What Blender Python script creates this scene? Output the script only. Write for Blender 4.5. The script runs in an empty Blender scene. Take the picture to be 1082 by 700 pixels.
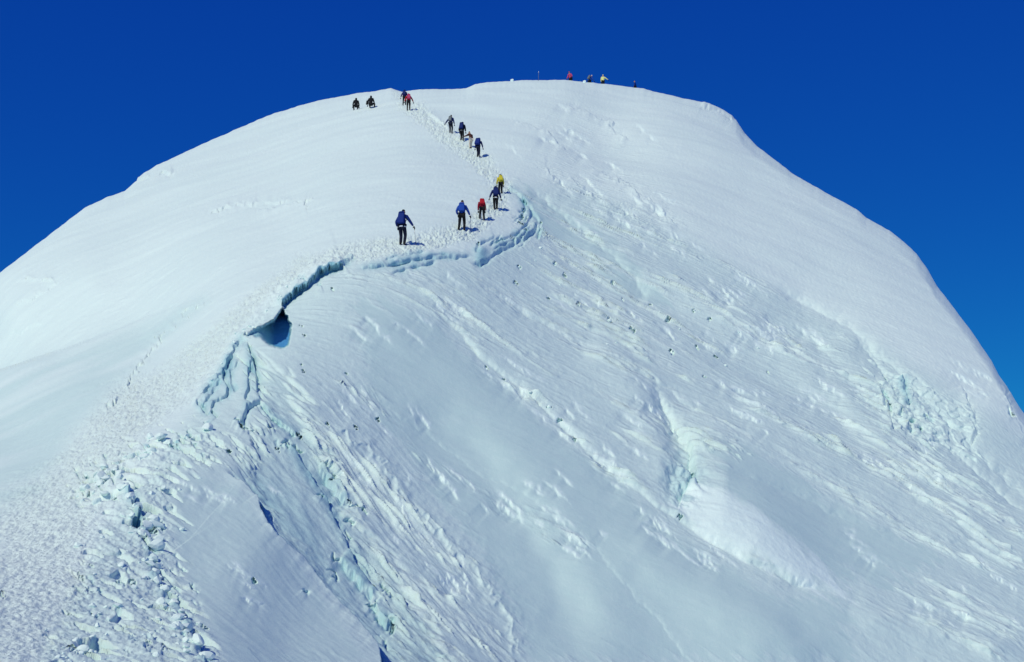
import bpy, bmesh, math, random
import numpy as np
from mathutils import Vector, Matrix

# ------------------------------------------------------------------ camera, sky, sun, exposure
F = 1300.0; W, H = 1082.0, 700.0; HY = 560.0          # focal length in photo pixels, horizon row
PITCH = math.atan((HY - H / 2) / F)
scene = bpy.context.scene
cam_d = bpy.data.cameras.new('camera'); cam = bpy.data.objects.new('camera', cam_d)
scene.collection.objects.link(cam); scene.camera = cam
cam.location = (0, 0, 0); cam.rotation_euler = (math.pi / 2 + PITCH, 0, 0)
cam_d.sensor_width = 36.0; cam_d.lens = F / W * 36.0; cam_d.clip_start = 0.1; cam_d.clip_end = 5000

SUN_DIR = Vector((-0.42, -0.59, 0.69)).normalized()      # towards the sun
elev = math.asin(SUN_DIR.z); azim = math.atan2(SUN_DIR.x, SUN_DIR.y)
world = bpy.data.worlds.new('World'); scene.world = world; world.use_nodes = True
nt = world.node_tree; bg = nt.nodes['Background']
sky = nt.nodes.new('ShaderNodeTexSky'); sky.sky_type = 'NISHITA'; sky.sun_disc = False
sky.sun_elevation = elev; sky.sun_rotation = azim
sky.altitude = 5200; sky.air_density = 1.0; sky.dust_density = 0.0; sky.ozone_density = 6.0
mul = nt.nodes.new('ShaderNodeMix'); mul.data_type = 'RGBA'; mul.blend_type = 'MULTIPLY'; mul.inputs['Factor'].default_value = 1
mul.inputs['B'].default_value = (.03, .35, 1.10, 1)
nt.links.new(sky.outputs[0], mul.inputs['A']); sep = nt.nodes.new('ShaderNodeSeparateColor'); cmb = nt.nodes.new('ShaderNodeCombineColor'); pw = nt.nodes.new('ShaderNodeMath'); pw.operation = 'POWER'; pw.inputs[1].default_value = .38
sc_ = nt.nodes.new('ShaderNodeMath'); sc_.operation = 'MULTIPLY'; sc_.inputs[1].default_value = 1.78
nt.links.new(mul.outputs['Result'], sep.inputs[0]); nt.links.new(sep.outputs[0], cmb.inputs[0]); nt.links.new(sep.outputs[1], cmb.inputs[1])
nt.links.new(sep.outputs[2], pw.inputs[0]); nt.links.new(pw.outputs[0], sc_.inputs[0]); nt.links.new(sc_.outputs[0], cmb.inputs[2]); nt.links.new(cmb.outputs[0], bg.inputs[0])
bg.inputs[1].default_value = 0.13
sun_d = bpy.data.lights.new('sun', 'SUN'); sun_d.energy = 2.75; sun_d.angle = math.radians(0.5)
sun_d.color = (1.0, 0.985, 0.755)
sun = bpy.data.objects.new('sun', sun_d); scene.collection.objects.link(sun)
sun.rotation_euler = (-SUN_DIR).to_track_quat('-Z', 'Y').to_euler()
scene.view_settings.view_transform = 'Standard'; scene.view_settings.look = 'None'
scene.view_settings.exposure = 0.0; scene.view_settings.gamma = 1.0
scene.cycles.max_bounces = 6; scene.cycles.diffuse_bounces = 5

# ------------------------------------------------------------------ numeric helpers
def rng_table(seed, n=4096):
    return np.random.RandomState(seed).rand(n) * 2 * np.pi
def perlin(x, y, seed=0):
    t = rng_table(seed).astype(np.float32); gx = np.cos(t); gy = np.sin(t)
    x = np.asarray(x, np.float32); y = np.asarray(y, np.float32)
    xi = np.floor(x); yi = np.floor(y); xf = x - xi; yf = y - yi
    xi = xi.astype(np.int32); yi = yi.astype(np.int32)
    u = xf * xf * xf * (xf * (xf * 6 - 15) + 10); v = yf * yf * yf * (yf * (yf * 6 - 15) + 10)
    def g(ix, iy, dx, dy):
        h = (ix * np.int32(73856093) ^ iy * np.int32(19349663) ^ (ix * iy * np.int32(83492791) + np.int32(seed * 7919))) & 4095
        return gx[h] * dx + gy[h] * dy
    a = g(xi, yi, xf, yf); b = g(xi + 1, yi, xf - 1, yf)
    c = g(xi, yi + 1, xf, yf - 1); d = g(xi + 1, yi + 1, xf - 1, yf - 1)
    return ((a * (1 - u) + b * u) * (1 - v) + (c * (1 - u) + d * u) * v) * 1.4
def fbm(x, y, seed=0, o=4, gain=.5):
    s = 0; a = 1
    for i in range(o):
        s = s + a * perlin(x * 2 ** i + i * 17.3, y * 2 ** i - i * 9.1, seed + i); a *= gain
    return s
def ridged(x, y, seed=0, o=3):
    s = 0; a = 1
    for i in range(o):
        s = s + a * (1 - np.abs(perlin(x * 2 ** i + i * 5.7, y * 2 ** i + i * 3.3, seed + i)) * 2); a *= .5
    return s / 1.75
def sst(a, b, x):
    t = np.clip((x - a) / (b - a), 0, 1); return t * t * (3 - 2 * t)
def line_sd(P, pts):
    """distance to a polyline, side (+ = right of its direction in image pixels, y down), position along it 0..1"""
    pts = np.array(pts, float); X, Y = P
    best = np.full(X.shape, 1e9); sd = np.zeros(X.shape); tt = np.zeros(X.shape)
    L = np.hypot(*(pts[1:] - pts[:-1]).T); cum = np.r_[0, np.cumsum(L)]
    for i in range(len(pts) - 1):
        ax, ay = pts[i]; bx, by = pts[i + 1]; dx, dy = bx - ax, by - ay
        t = np.clip(((X - ax) * dx + (Y - ay) * dy) / (L[i] ** 2), 0, 1)
        ex = X - ax - t * dx; ey = Y - ay - t * dy; d = ex * ex + ey * ey
        m = d < best
        best = np.where(m, d, best)
        sd = np.where(m, np.where(dx * ey - dy * ex > 0, 1.0, -1.0), sd)
        tt = np.where(m, (cum[i] + t * L[i]) / cum[-1], tt)
    best = np.sqrt(best)
    return best, sd, tt
def in_poly(P, pts):
    X, Y = P; ins = np.zeros(X.shape, bool); n = len(pts)
    for i in range(n):
        x1, y1 = pts[i]; x2, y2 = pts[(i + 1) % n]
        if y1 == y2: continue
        c = ((y1 > Y) != (y2 > Y)) & (X < (x2 - x1) * (Y - y1) / (y2 - y1) + x1)
        ins ^= c
    return ins
def window(pts, m):
    """grid slices that cover the points plus a margin"""
    a = np.array(pts, float); x0, y0 = a.min(0) - m; x1, y1 = a.max(0) + m
    c0, c1 = np.searchsorted(U, [x0, x1]); c0 = max(0, c0 - 1); c1 = min(len(U), max(c1 + 1, c0 + 2))
    ok = ((PY[:, c0:c1] >= y0) & (PY[:, c0:c1] <= y1)).any(1).nonzero()[0]
    return (slice(ok[0], ok[-1] + 1), slice(c0, c1)) if len(ok) else (slice(0, 2), slice(c0, c1))
def poly_soft(P, pts, w):
    sl = window(pts, w + 2); Q = (PX[sl], PY[sl])
    d, _, _ = line_sd(Q, list(pts) + [pts[0]])
    s = np.where(in_poly(Q, pts), d, -d)
    out = np.zeros(PX.shape, np.float32); out[sl] = sst(-w, w, s); return out
def near(pts, w):
    """soft band along a polyline"""
    sl = window(pts, w * 3.2); out = np.zeros(PX.shape, np.float32)
    out[sl] = np.exp(-(line_sd((PX[sl], PY[sl]), pts)[0] / w) ** 2); return out

# ------------------------------------------------------------------ the mountain's large form
SKY_PTS = [(-420, 600), (-200, 440), (-80, 345), (0, 288), (30, 265), (60, 243), (90, 220), (115, 208), (132, 202), (150, 186), (165, 175),
 (185, 166), (230, 145), (255, 134), (290, 120), (330, 108), (365, 101), (400, 96), (413, 94), (425, 97), (440, 95), (492, 94),
 (502, 89), (515, 87), (560, 85), (600, 85), (640, 89), (680, 94), (715, 103), (745, 109), (765, 117), (778, 127), (787, 141),
 (800, 155), (840, 185), (890, 213), (905, 221), (915, 230), (940, 244), (955, 256), (968, 268), (980, 285), (990, 303),
 (1010, 328), (1030, 355), (1048, 382), (1055, 396), (1064, 408), (1072, 422), (1079, 433), (1100, 462), (1200, 600), (1400, 800)]
CT, ST = math.cos(PITCH), math.sin(PITCH)
def ratios(px, py):                        # x / distance and height / distance seen at an image pixel
    ys = (H / 2 - py) / F; k = CT - ys * ST
    return (px - W / 2) / F / k, (ST + ys * CT) / k
def plane_r(px, py):                       # the broad right-hand face
    sx, sz = ratios(px, py)
    return 22.2 / (0.58 - sz - 0.5 * sx)
def left_r(px, py):                        # the snowfield left of the ridge
    sx, sz = ratios(px, py)
    return 14.7 / (0.52 - sz + 0.29 * sx)
CP = [(0, 700, 16), (100, 700, 17.5), (0, 600, 23), (0, 500, 34), (100, 600, 23), (150, 500, 30), (205, 430, 36), (100, 430, 40),
 (258, 352, 43.5), (330, 292, 50), (370, 275, 53), (424, 258, 56), (487, 243, 61), (510, 233, 64.5), (525, 221, 68), (532, 203, 74),
 (505, 167, 87), (487, 150, 93), (432, 115, 106), (500, 92, 118), (600, 88, 124),
 (0, 400, 61), (60, 380, 62), (0, 450, 49), (-100, 480, 50), (100, 385, 56), (150, 350, 62), (200, 620, 25), (260, 600, 26.3), (250, 540, 30.3), (300, 690, 24), (380, 690, 26), (700, 103, 126), (640, 140, 112), (130, 800, 11), (0, 800, 11), (-150, 500, 27), (-150, 700, 15), (400, 1050, 10), (0, 1050, 5.5)]
for p in [(0, 330), (0, 292), (100, 300), (200, 330), (200, 250), (200, 170), (300, 200), (300, 250), (400, 200), (100, 216), (365, 105), (-200, 440), (300, 130)]:
    CP.append((p[0], p[1], float(left_r(*p))))
for p in [(340, 372), (420, 480), (480, 600), (560, 290), (450, 350), (560, 420), (600, 560), (600, 700), (700, 400), (700, 300), (540, 700),
          (800, 520), (800, 700), (950, 600), (1000, 480), (1000, 700), (1070, 500), (850, 350), (1082, 600), (1250, 800), (1082, 850), (750, 1000), (1100, 1000)]:
    CP.append((p[0], p[1], float(plane_r(*p))))
for p, m in [((850, 230), .85), ((700, 190), .92), ((950, 290), .86), ((795, 160), .84), ((880, 215), .825), ((1060, 425), .90), ((900, 340), .93), ((1010, 380), .90), ((760, 260), .94), ((968, 272), .83)]:
    CP.append((p[0], p[1], float(plane_r(*p)) * m))
CP = np.array(CP, float)
def tps_fit(xy, v, lam=4e-3):
    n = len(xy); s = xy / 1000.0
    d2 = ((s[:, None] - s[None]) ** 2).sum(-1)
    K = np.where(d2 > 0, .5 * d2 * np.log(d2 + 1e-20), 0) + lam * np.eye(n)
    Pm = np.c_[np.ones(n), s]; A = np.block([[K, Pm], [Pm.T, np.zeros((3, 3))]])
    return s, np.linalg.solve(A, np.r_[v, 0, 0, 0])
TS, TW = tps_fit(CP[:, :2], 1 / CP[:, 2])
def tps_q(px, py):
    x, y = px / 1000., py / 1000.
    out = TW[-3] + TW[-2] * x + TW[-1] * y
    for i in range(len(TS)):
        d2 = (x - TS[i, 0]) ** 2 + (y - TS[i, 1]) ** 2
        out = out + TW[i] * .5 * d2 * np.log(d2 + 1e-20)
    return out

U = np.r_[np.arange(-420, -10, 8), np.arange(-10, 1094, 0.75), np.arange(1096, 1400, 8)]
NV = 900; YB = 720.0; NB = 40; NK = 60            # rows in view, rows towards the viewer, rows behind the crest
NU = len(U)
def wob(u):                                       # small drifts on the skyline
    return 0.5 * perlin(u / 14., u * 0 + 3.3, 91) + 0.35 * perlin(u / 5., u * 0 + 7.7, 92)
YS = np.interp(U, *np.array(SKY_PTS, float).T) + wob(U)
vv = np.linspace(0, 1, NV)
yb = np.maximum(YB, YS + 120)
f32 = np.float32
PY = yb[None] + (YS - yb)[None] * vv[:, None]     # NV x NU
PX = np.repeat(U[None], NV, 0)
bot = yb[None] + (np.linspace(1, 0, NB + 1)[:-1, None] ** 1.6) * 420
PY = np.vstack([bot, PY]); PX = np.vstack([np.repeat(U[None], NB, 0), PX])
PX = PX.astype(f32); PY = PY.astype(f32); P = (PX, PY)
q = np.maximum(tps_q(PX, PY), 1 / 260.)
R0 = 1 / q
dsk = PY - YS[None]
wsk = 16.0
R0 = R0 + np.where(dsk < wsk, 9.0 * (1 - np.sqrt(np.clip(1 - (1 - np.clip(dsk, 0, wsk) / wsk) ** 2, 0, 1))), 0)
# near hump on the left with the far slope behind it
hump = [(-420, 470), (-100, 418), (0, 392), (60, 373), (120, 351), (180, 327), (215, 315), (245, 311)]
yh = np.interp(PX, *np.array(hump, float).T)
J = np.interp(PX, [-420, 0, 130, 200, 245], [14, 10, 5, 1.5, 0]); J = 5 * np.clip((250 - PX) / 250, 0, 1.3) ** 2.2
dh = yh - PY
R0 = R0 + J * sst(-0.5, 2.5, dh) + J * .5 * np.where((dh <= 0) & (dh > -22), 1 - np.sqrt(np.clip(1 - (1 + dh / 22) ** 2, 0, 1)), 0) + J * .5 * (dh > 0)

def world_of(px, py, r):
    sx, sz = ratios(px, py)
    return np.stack([r * sx, r, r * sz], -1)
B = world_of(PX, PY, R0)
du = np.gradient(B, axis=1); dv = np.gradient(B, axis=0)
N0 = np.cross(du, dv); N0 /= np.linalg.norm(N0, axis=-1, keepdims=True) + 1e-12
N0[N0[..., 2] < 0] *= -1
X, Y, Z = (np.ascontiguousarray(B[..., i]).astype(f32) for i in range(3))
PXM = (R0 / F).astype(f32)                                       # metres covered by one pixel at that distance

# ------------------------------------------------------------------ relief
R0 = R0.astype(f32)
D = np.zeros_like(R0)        # displacement along the normal, metres
DZ = np.zeros_like(R0)       # vertical steps, metres
BACK = np.zeros_like(R0)     # hollows, metres away from the viewer's side
glaze_shade = np.zeros_like(R0); shade_ice = np.zeros_like(R0); rough = np.zeros_like(R0)  # tint masks: glaze and ice, both also carrying painted shade

def frame(deg):              # coordinates along / across a horizontal heading
    a = math.radians(deg); c, s = math.cos(a), math.sin(a)
    return X * c + Y * s, -X * s + Y * c

lipline = [(208, 420), (238, 400), (246, 372), (258, 356), (290, 330), (300, 315), (330, 300), (362, 281), (412, 280), (470, 276), (500, 272), (560, 240), (566, 220), (548, 196)]
face_edge = [(-420, 1100), (40, 700), (110, 560), (200, 440), (255, 358), (300, 315), (365, 280), (500, 275), (562, 245), (546, 196), (620, 200), (700, 235), (800, 295), (900, 345), (1000, 410), (1090, 470), (1400, 800)]
face = poly_soft(P, face_edge + [(1400, 1200), (-420, 1200)], 14)
trail_pts = [(-100, 760), (20, 640), (60, 540), (120, 450), (190, 400), (235, 350), (270, 315), (320, 280), (370, 265), (425, 262), (490, 246), (522, 222), (532, 200), (510, 172), (485, 152), (462, 135), (440, 118), (428, 108), (424, 97)]
td, _, tt = line_sd(P, trail_pts)
tw = np.interp(tt, [0, .15, .3, .42, .5, .56, .7, 1], [130, 90, 52, 34, 22, 12, 14, 11])
trail = sst(1.15, .35, td / tw + .35 * fbm(X / 2.5, Y / 4., 41, 2))

# gentle drifts everywhere
a, c = frame(15)
D += 0.35 * fbm(a / 22, c / 12, 1, 3) * np.clip(R0 / 80, .1, 1) * (.35 + .65 * sst(70, 110, R0))
D += 0.05 * fbm(a / 4.5, c / 1.8, 5, 3) * np.clip(R0 / 60 - .15, .15, 1)
# wind texture on the open snowfields
a, c = frame(-12)
wsn = 1.5 * fbm(X / 12, Y / 12, 12, 2); sn = ridged((a + wsn) / 6.5, (c + 1.2 * wsn) / 1.5, 11, 3)
patch = sst(-.1, .55, fbm(X / 16, Y / 16, 13, 3))
D += (1 - face) * (1 - trail) * 0.026 * patch * sn
wr = ridged(a / 2.4 + 3, c / .9, 14, 2)
D += (1 - face) * (1 - trail) * 0.028 * sst(.45, .95, wr) * sst(0, .5, fbm(X / 9, Y / 14, 15, 2))

# the face: etched streaks fanning from the fall line (left) to the traverse direction (right)
wB = sst(620, 380, PX - .15 * (PY - 450)) * sst(330, 430, PY)
a1, c1 = frame(-4); a2, c2 = frame(-47)
warp = .5 * fbm(X / 7, Y / 7, 21, 2) + 1.6 * fbm(X / 26, Y / 26, 23, 2)
s1 = ridged((a1 + warp) / 6.5, (c1 + .8 * warp) / 1.0, 22, 4); s2 = ridged((a2 + warp) / 3.4, (c2 + .6 * warp) / .5, 26, 4)
st = s1 * (1 - wB) + s2 * wB
f1 = fbm(a1 / .9, c1 / .6, 31, 3) * (1 - wB) + fbm(a2 / 1.1, c2 / .3, 34, 3) * wB
# where the streaked crust is broken (white and rough) and where it is smooth and glazed
_c, _s = math.cos(math.radians(38)), math.sin(math.radians(38))
_al, _ac = PX * _c + PY * _s, -PX * _s + PY * _c
_w1 = fbm(_al / 60, _ac / 7, 201, 4, .6); _w2 = fbm(_al / 40, _ac / 12, 207, 3)
WX = (_w1 * _c * 26 - _w2 * _s * 5).astype(f32); WY = (_w1 * _s * 26 + _w2 * _c * 5).astype(f32)
def blob(pts, w):
    """soft area with an edge frayed along the wind"""
    sl = window(pts, w + 34); Q = (PX[sl] + WX[sl], PY[sl] + WY[sl]); w = max(3, w * .6)
    d, _, _ = line_sd(Q, list(pts) + [pts[0]]); out = np.zeros(PX.shape, np.float32)
    out[sl] = sst(-w, w, np.where(in_poly(Q, pts), d, -d)); return out
broken = np.maximum.reduce([
    blob([(545, 200), (600, 215), (740, 262), (860, 330), (935, 400), (1000, 470), (1082, 560), (1082, 640), (960, 560), (860, 510), (770, 440), (690, 400), (600, 330), (560, 260)], 22),
    .9 * blob([(560, 180), (640, 170), (720, 230), (700, 262), (600, 225)], 20) * .8,
    .9 * blob([(350, 425), (380, 470), (430, 530), (480, 580), (530, 640), (540, 700), (440, 700), (400, 620), (350, 540), (320, 470)], 14),
    blob([(445, 485), (500, 500), (560, 520), (628, 572), (618, 580), (540, 545), (470, 508)], 8),
    blob([(370, 395), (420, 428), (455, 452), (450, 458), (400, 432), (362, 406)], 6),
    blob([(500, 372), (560, 405), (600, 440), (655, 490), (715, 535), (705, 545), (640, 498), (580, 440), (530, 405)], 7),
    .8 * blob([(430, 300), (520, 300), (620, 350), (680, 400), (600, 400), (520, 370), (440, 330)], 25),
    .8 * blob([(700, 420), (745, 440), (800, 430), (760, 490), (735, 520), (700, 470)], 14),
    .8 * blob([(640, 400), (700, 440), (715, 490), (660, 470)], 16),
    .7 * blob([(940, 620), (1082, 600), (1082, 700), (990, 690), (930, 650)], 20),
    .6 * blob([(700, 530), (830, 610), (800, 612), (690, 560)], 10),
    .6 * blob([(330, 290), (400, 290), (520, 300), (480, 330), (380, 330)], 12)])
broken[...] = np.clip(broken * (.12 + 1.1 * sst(-.15, .45, fbm(a1 / 11 + .3 * warp, c1 / 2.6, 37, 4, .6))), 0, 1) * (1 - .35 * wB)
smooth = np.maximum.reduce([
    blob([(380, 320), (440, 330), (520, 400), (640, 500), (700, 560), (800, 620), (900, 640), (900, 700), (560, 700), (520, 600), (440, 480), (400, 420)], 25),
    blob([(560, 200), (640, 250), (700, 310), (680, 325), (600, 270), (565, 225)], 6),
    blob([(760, 470), (860, 520), (1000, 590), (930, 620), (890, 610), (760, 530)], 18)])
smooth *= (1 - .8 * np.clip(broken, 0, 1))
glaze_shade = np.clip(smooth + .25 * face + .35 * sst(0, .6, fbm(X / 12, Y / 12, 38, 3)) * face, 0, 1)
slab0 = poly_soft(P, [(200, 495), (250, 512), (275, 550), (318, 600), (395, 705), (250, 720), (205, 640), (178, 560), (185, 515)], 10)
far = np.clip(1.7 - R0 / 65, .2, 1)
gul0 = poly_soft(P, [(262, 440), (300, 430), (350, 510), (400, 600), (450, 700), (410, 720), (340, 620), (280, 530), (250, 480)], 14); amp = (1 - .75 * gul0) * face * (0.014 + .06 * broken) * (1 - .75 * smooth) * (1 - .85 * slab0)
edge_soft = np.clip(dsk / 30, 0.1, 1)
D += amp * (st - .4) * 1.1 * edge_soft + face * (.006 + .06 * broken) * (1 - smooth) * (1 - .85 * slab0) * f1 * edge_soft * far
fine = ridged((a1 + warp) / 2.4, (c1 + .8 * warp) / .60, 301, 2) * (1 - wB) + ridged((a2 + warp) / 1.4, (c2 + .6 * warp) / .3, 305, 2) * wB
D += (1 - .7 * gul0) * face * (.006 + .06 * broken * sst(-.1, .6, fbm(a1 / 5, c1 / 2, 309, 3))) * (1 - .7 * smooth) * (fine - .4) * edge_soft * far
glaze_shade = np.maximum(glaze_shade, .75 * poly_soft(P, [(-300, 470), (0, 394), (60, 375), (140, 346), (215, 318), (180, 352), (130, 400), (80, 450), (40, 520), (-300, 700)], 16) * sst(-.7, .3, fbm(X / 9, Y / 5, 39, 3)))  # near hump darkened: its shade painted in as teal tint
glaze_shade = np.maximum(glaze_shade, .6 * face * (1 - .5 * broken)); glaze_shade = np.maximum(glaze_shade, .85 * slab0)  # even teal tint over the face and the slab
# thin raised white crests
cr = sst(.60, 1.0, s1 * (1 - wB) + s2 * wB)
D += face * cr ** 1.5 * .17 * broken * edge_soft

# trampled trail
rough = trail
bm_ = fbm(X / .35, Y / .55, 51, 3)
D += trail * (0.05 * bm_ + .05 * fbm(X / .12, Y / .18, 54, 2)) * np.clip(R0 / 45, .5, 1.4) * np.interp(tt, [0, .5, .6, 1], [1, 1, .8, 1.3])
D -= trail * .05 * np.clip(R0 / 50, .4, 1)

# sawtooth troughs: the slope dips gently to the right, then rises in a short wall
def gully(pts, dip, wid, wall=2.0, fade=.08, wobble=3.0, seed=0, flip=1):
    global D
    sl = window(pts, 3.5 * max(wid, wall) + 6); x, y = PX[sl], PY[sl]
    d, s, t = line_sd((x + wobble * fbm(x / 18, y / 18, 60 + seed, 3), y + wobble * fbm(x / 18, y / 18, 70 + seed, 3)), pts)
    s = s * flip; f = sst(0, fade, t) * sst(1, 1 - fade, t)
    D[sl] += f * PXM[sl] * np.where(s > 0, -dip * np.exp(-d / wid), -dip * np.exp(-d / wall))
L1 = [(455, 325), (490, 355), (511, 380), (535, 397), (556, 412), (592, 444), (620, 471), (652, 499), (698, 533), (716, 546), (745, 566), (790, 592), (850, 617), (892, 627)]
def fold(pts, h, w, seed=0):
    """long soft swell of the slope"""
    sl = window(pts, 3.2 * w + 20); x, y = PX[sl], PY[sl]
    d, s, t = line_sd((x + 8 * fbm(x / 60, y / 60, 400 + seed, 2), y + 8 * fbm(x / 60, y / 60, 410 + seed, 2)), pts)
    D[sl] += sst(0, .15, t) * sst(1, .8, t) * PXM[sl] * h * 1.05 * np.exp(-(d / w) ** 2)
fold([(385, 315), (440, 355), (500, 420), (560, 500), (610, 580), (650, 660), (670, 740)], 3.5, 34, 1)
fold([(440, 420), (500, 480), (560, 560), (600, 640), (620, 720)], -4, 24, 2)
fold([(620, 360), (680, 420), (700, 470), (712, 520)], 5, 20, 3)
fold([(760, 420), (840, 470), (940, 520), (1060, 580)], 5, 24, 4)
fold([(640, 560), (720, 620), (820, 680), (880, 730)], 5, 26, 5)
fold([(560, 230), (640, 290), (740, 350), (860, 420), (960, 500)], -4, 16, 6)
fold([(600, 240), (700, 290), (800, 350), (900, 430), (1000, 520)], 4, 14, 7)
fold([(900, 640), (980, 670), (1082, 690)], 5, 16, 8)
gully([(541, 320), (593, 351), (661, 386), (709, 413), (737, 437)], 2.0, 14, 1.6, seed=9, wobble=2)
gully([(690, 405), (712, 440), (726, 470), (733, 498), (720, 530)], 9, 20, 3, seed=10, wobble=3, fade=.2)
gully(L1, 4.2, 26, 2.5, seed=1, wobble=2)
gully([(360, 395), (400, 423), (451, 455), (500, 492), (560, 525), (626, 577), (640, 600), (700, 660), (740, 720)], 1.0, 24, 2, seed=2)
gully([(345, 446), (400, 487), (428, 531), (470, 568), (500, 600), (530, 640), (548, 700)], -3.0, 3, 14, seed=3, wobble=7)
gully([(820, 300), (900, 345), (960, 400), (1030, 470), (1090, 530)], 4, 14, 5, seed=4)
gully([(905, 350), (950, 410), (985, 452), (1040, 500), (1090, 545)], 3.5, 9, 3, seed=5)
gully([(560, 196), (600, 230), (650, 272), (690, 315)], 3, 9, 3, seed=6)
gully([(760, 505), (840, 525), (930, 560), (1082, 590)], 2.0, 14, 6, seed=7)
gully([(800, 330), (860, 360), (920, 420), (985, 462)], 2, 10, 5, seed=8)

# the wind-blown lens below the small scarp, turned towards the sun
lens = blob([(728, 520), (760, 530), (800, 560), (850, 590), (888, 612), (892, 626), (850, 616), (790, 590), (745, 564), (718, 543)], 9)
d, s, t = line_sd(P, [(716, 546), (745, 566), (790, 592), (850, 617), (892, 627)])
D += PXM * 24 * (1 - np.exp(-d / 20)) * np.exp(-(d / 85) ** 2) * (s < 0) * sst(712, 765, PX) * sst(900, 780, PX)
glaze_shade *= (1 - lens)

# steps: the near or upper side stands proud and drops off sharply
def step(pts, up, wup, cut=0, wcut=4, fade=.1, wobble=2.0, seed=0, flip=1, rag=.5, bl=None):
    """side + (right of direction) is the low side"""
    global DZ, BACK
    sl = window(pts, 3.2 * max(wup, wcut) + 6); x, y = PX[sl], PY[sl]
    wx = wobble * fbm(x / 9, y / 9, 80 + seed, 3); wy = wobble * fbm(x / 9, y / 9, 85 + seed, 3)
    seglen = float(np.hypot(*np.diff(np.array(pts, float), axis=0).T).sum())
    d, s, t = line_sd((x + wx, y + wy), pts); d0, s0, t0 = line_sd((x, y), pts); k = sst(3, 12, d0)
    sdist = (d * s * (1 - k) + d0 * s0 * k) * flip; d = np.abs(sdist)
    f = sst(0, fade, t0) * sst(1, 1 - fade, t0) * (1 - np.exp(-(d0 / 14) ** 2) * rag * (1 - 1.4 * sst(-.5, .4, fbm(t0 * seglen / 16, t0 * 0 + seed, 95 + seed, 2))))
    wall = sst(1.0, -1.0, sdist)
    DZ[sl] += PXM[sl] * f * up * wall * np.exp(-np.clip(-sdist, 0, None) / wup)
    DZ[sl] -= PXM[sl] * f * cut * (1 - wall) * np.exp(-np.clip(sdist, 0, None) / wcut)
    o = [np.full(PX.shape, 1e3, np.float32), np.zeros(PX.shape, np.float32), np.zeros(PX.shape, np.float32)]
    o[0][sl] = d; o[1][sl] = sdist; o[2][sl] = f
    return o
# cornice crack above the big hollow (drop faces down and right; pts run left to right so low side is +)
d, sd, f = step([(297, 326), (303, 316), (309, 312), (320, 304), (334, 294), (340, 288), (352, 284), (364, 280)], 4, 14, 5, 5, seed=1, wobble=1.6, rag=.15, fade=.05)
BACK -= f * .38 * np.exp(-(np.clip(-sd - 1, 0, None) / 5) ** 2) * (sd < 0); BACK += f * .5 * np.exp(-((sd - 3) / 2.5) ** 2) * (sd > 0)
shade_ice += f * np.exp(-(np.clip(sd, 0, None) / 4) ** 2) * sst(-3, 0, sd) * .85  # blue shade painted on the wall under the lip
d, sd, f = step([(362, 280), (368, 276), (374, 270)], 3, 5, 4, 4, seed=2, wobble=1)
shade_ice += f * np.exp(-(d / 5) ** 2) * .4  # shade tint at the right end of the crack
for k, (pl, u_, c_) in enumerate([
    ([(372, 285), (412, 281), (440, 275), (480, 271), (502, 270)], 2.5, 2), ([(412, 289), (430, 284), (450, 280), (462, 276)], 1.2, 2.5),
    ([(405, 276), (430, 270), (450, 266)], 1, 1.5),
    ([(498, 276), (508, 279), (516, 274), (524, 267), (540, 259), (556, 251), (565, 243), (568, 232)], 4, 3.5),
    ([(516, 260), (530, 254), (546, 247), (556, 240), (561, 228), (558, 215)], 1.6, 2.5),
    ([(501, 268), (505, 259), (512, 255), (524, 250)], 2, 2.5),
    ([(400, 283), (425, 278), (450, 272), (475, 268)], .8, 2), ([(520, 266), (536, 257), (552, 250), (561, 240)], 1, 2), ([(545, 238), (552, 230), (555, 220), (550, 208)], 1.5, 2.5), ([(534, 196), (548, 206), (560, 216), (572, 236), (570, 256)], 2, 1.5)]):
    d, sd, f = step(pl, u_ * .8, 9, c_, 1.8, seed=3 + k, wobble=1.3, rag=.55); BACK += f * .22 * np.exp(-((sd - 1.6) / 1.3) ** 2)
    shade_ice += f * np.exp(-(d / 4) ** 2) * .3  # teal shade painted along each crack edge
shade_ice += .55 * np.exp(-(((PX - 508) / 8) ** 2 + ((PY - 270) / 7) ** 2)); D += PXM * 3.5 * np.exp(-(((PX - 508) / 7) ** 2 + ((PY - 266) / 6) ** 2))  # block on the ledge, its shaded wall tinted teal
# layered ledges left of the gully
for k, (pl, u_, c_) in enumerate([
    ([(264, 363), (262, 362), (264, 374), (272, 394), (272, 408), (276, 422)], 1.5, 4.5),
    ([(277, 422), (262, 430), (258, 437), (256, 450)], 2.0, 5.5),
    ([(247, 372), (240, 383), (236, 393), (236, 402), (241, 410), (240, 417), (226, 424), (222, 434)], 1.5, 3),
    ([(262, 356), (252, 362), (246, 372), (238, 390), (226, 405), (210, 420)], 1.7, 2), ([(268, 370), (262, 390), (262, 412), (258, 425)], 1.5, 2), ([(232, 400), (226, 412), (212, 430)], 1.5, 2),
    ([(252, 380), (243, 392), (244, 404), (250, 416)], 1, 1.5),
    ([(207, 424), (214, 432), (220, 440)], 1.5, 4), ([(222, 434), (229, 442)], 1.5, 4),
    ([(276, 425), (285, 434), (300, 445), (316, 458)], 1.5, 3)]):
    d, sd, f = step(pl, u_ * 1.1, 9, c_ * 1.1, 2.5, seed=12 + k, wobble=1.4, rag=.4, flip=(1 if k in (9,) else (-1)))
    BACK += f * .2 * np.exp(-((sd - 1.6) / 1.5) ** 2)
    shade_ice += f * np.exp(-(d / 5) ** 2) * .3  # shade under the ledges painted as a blue tint
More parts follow.
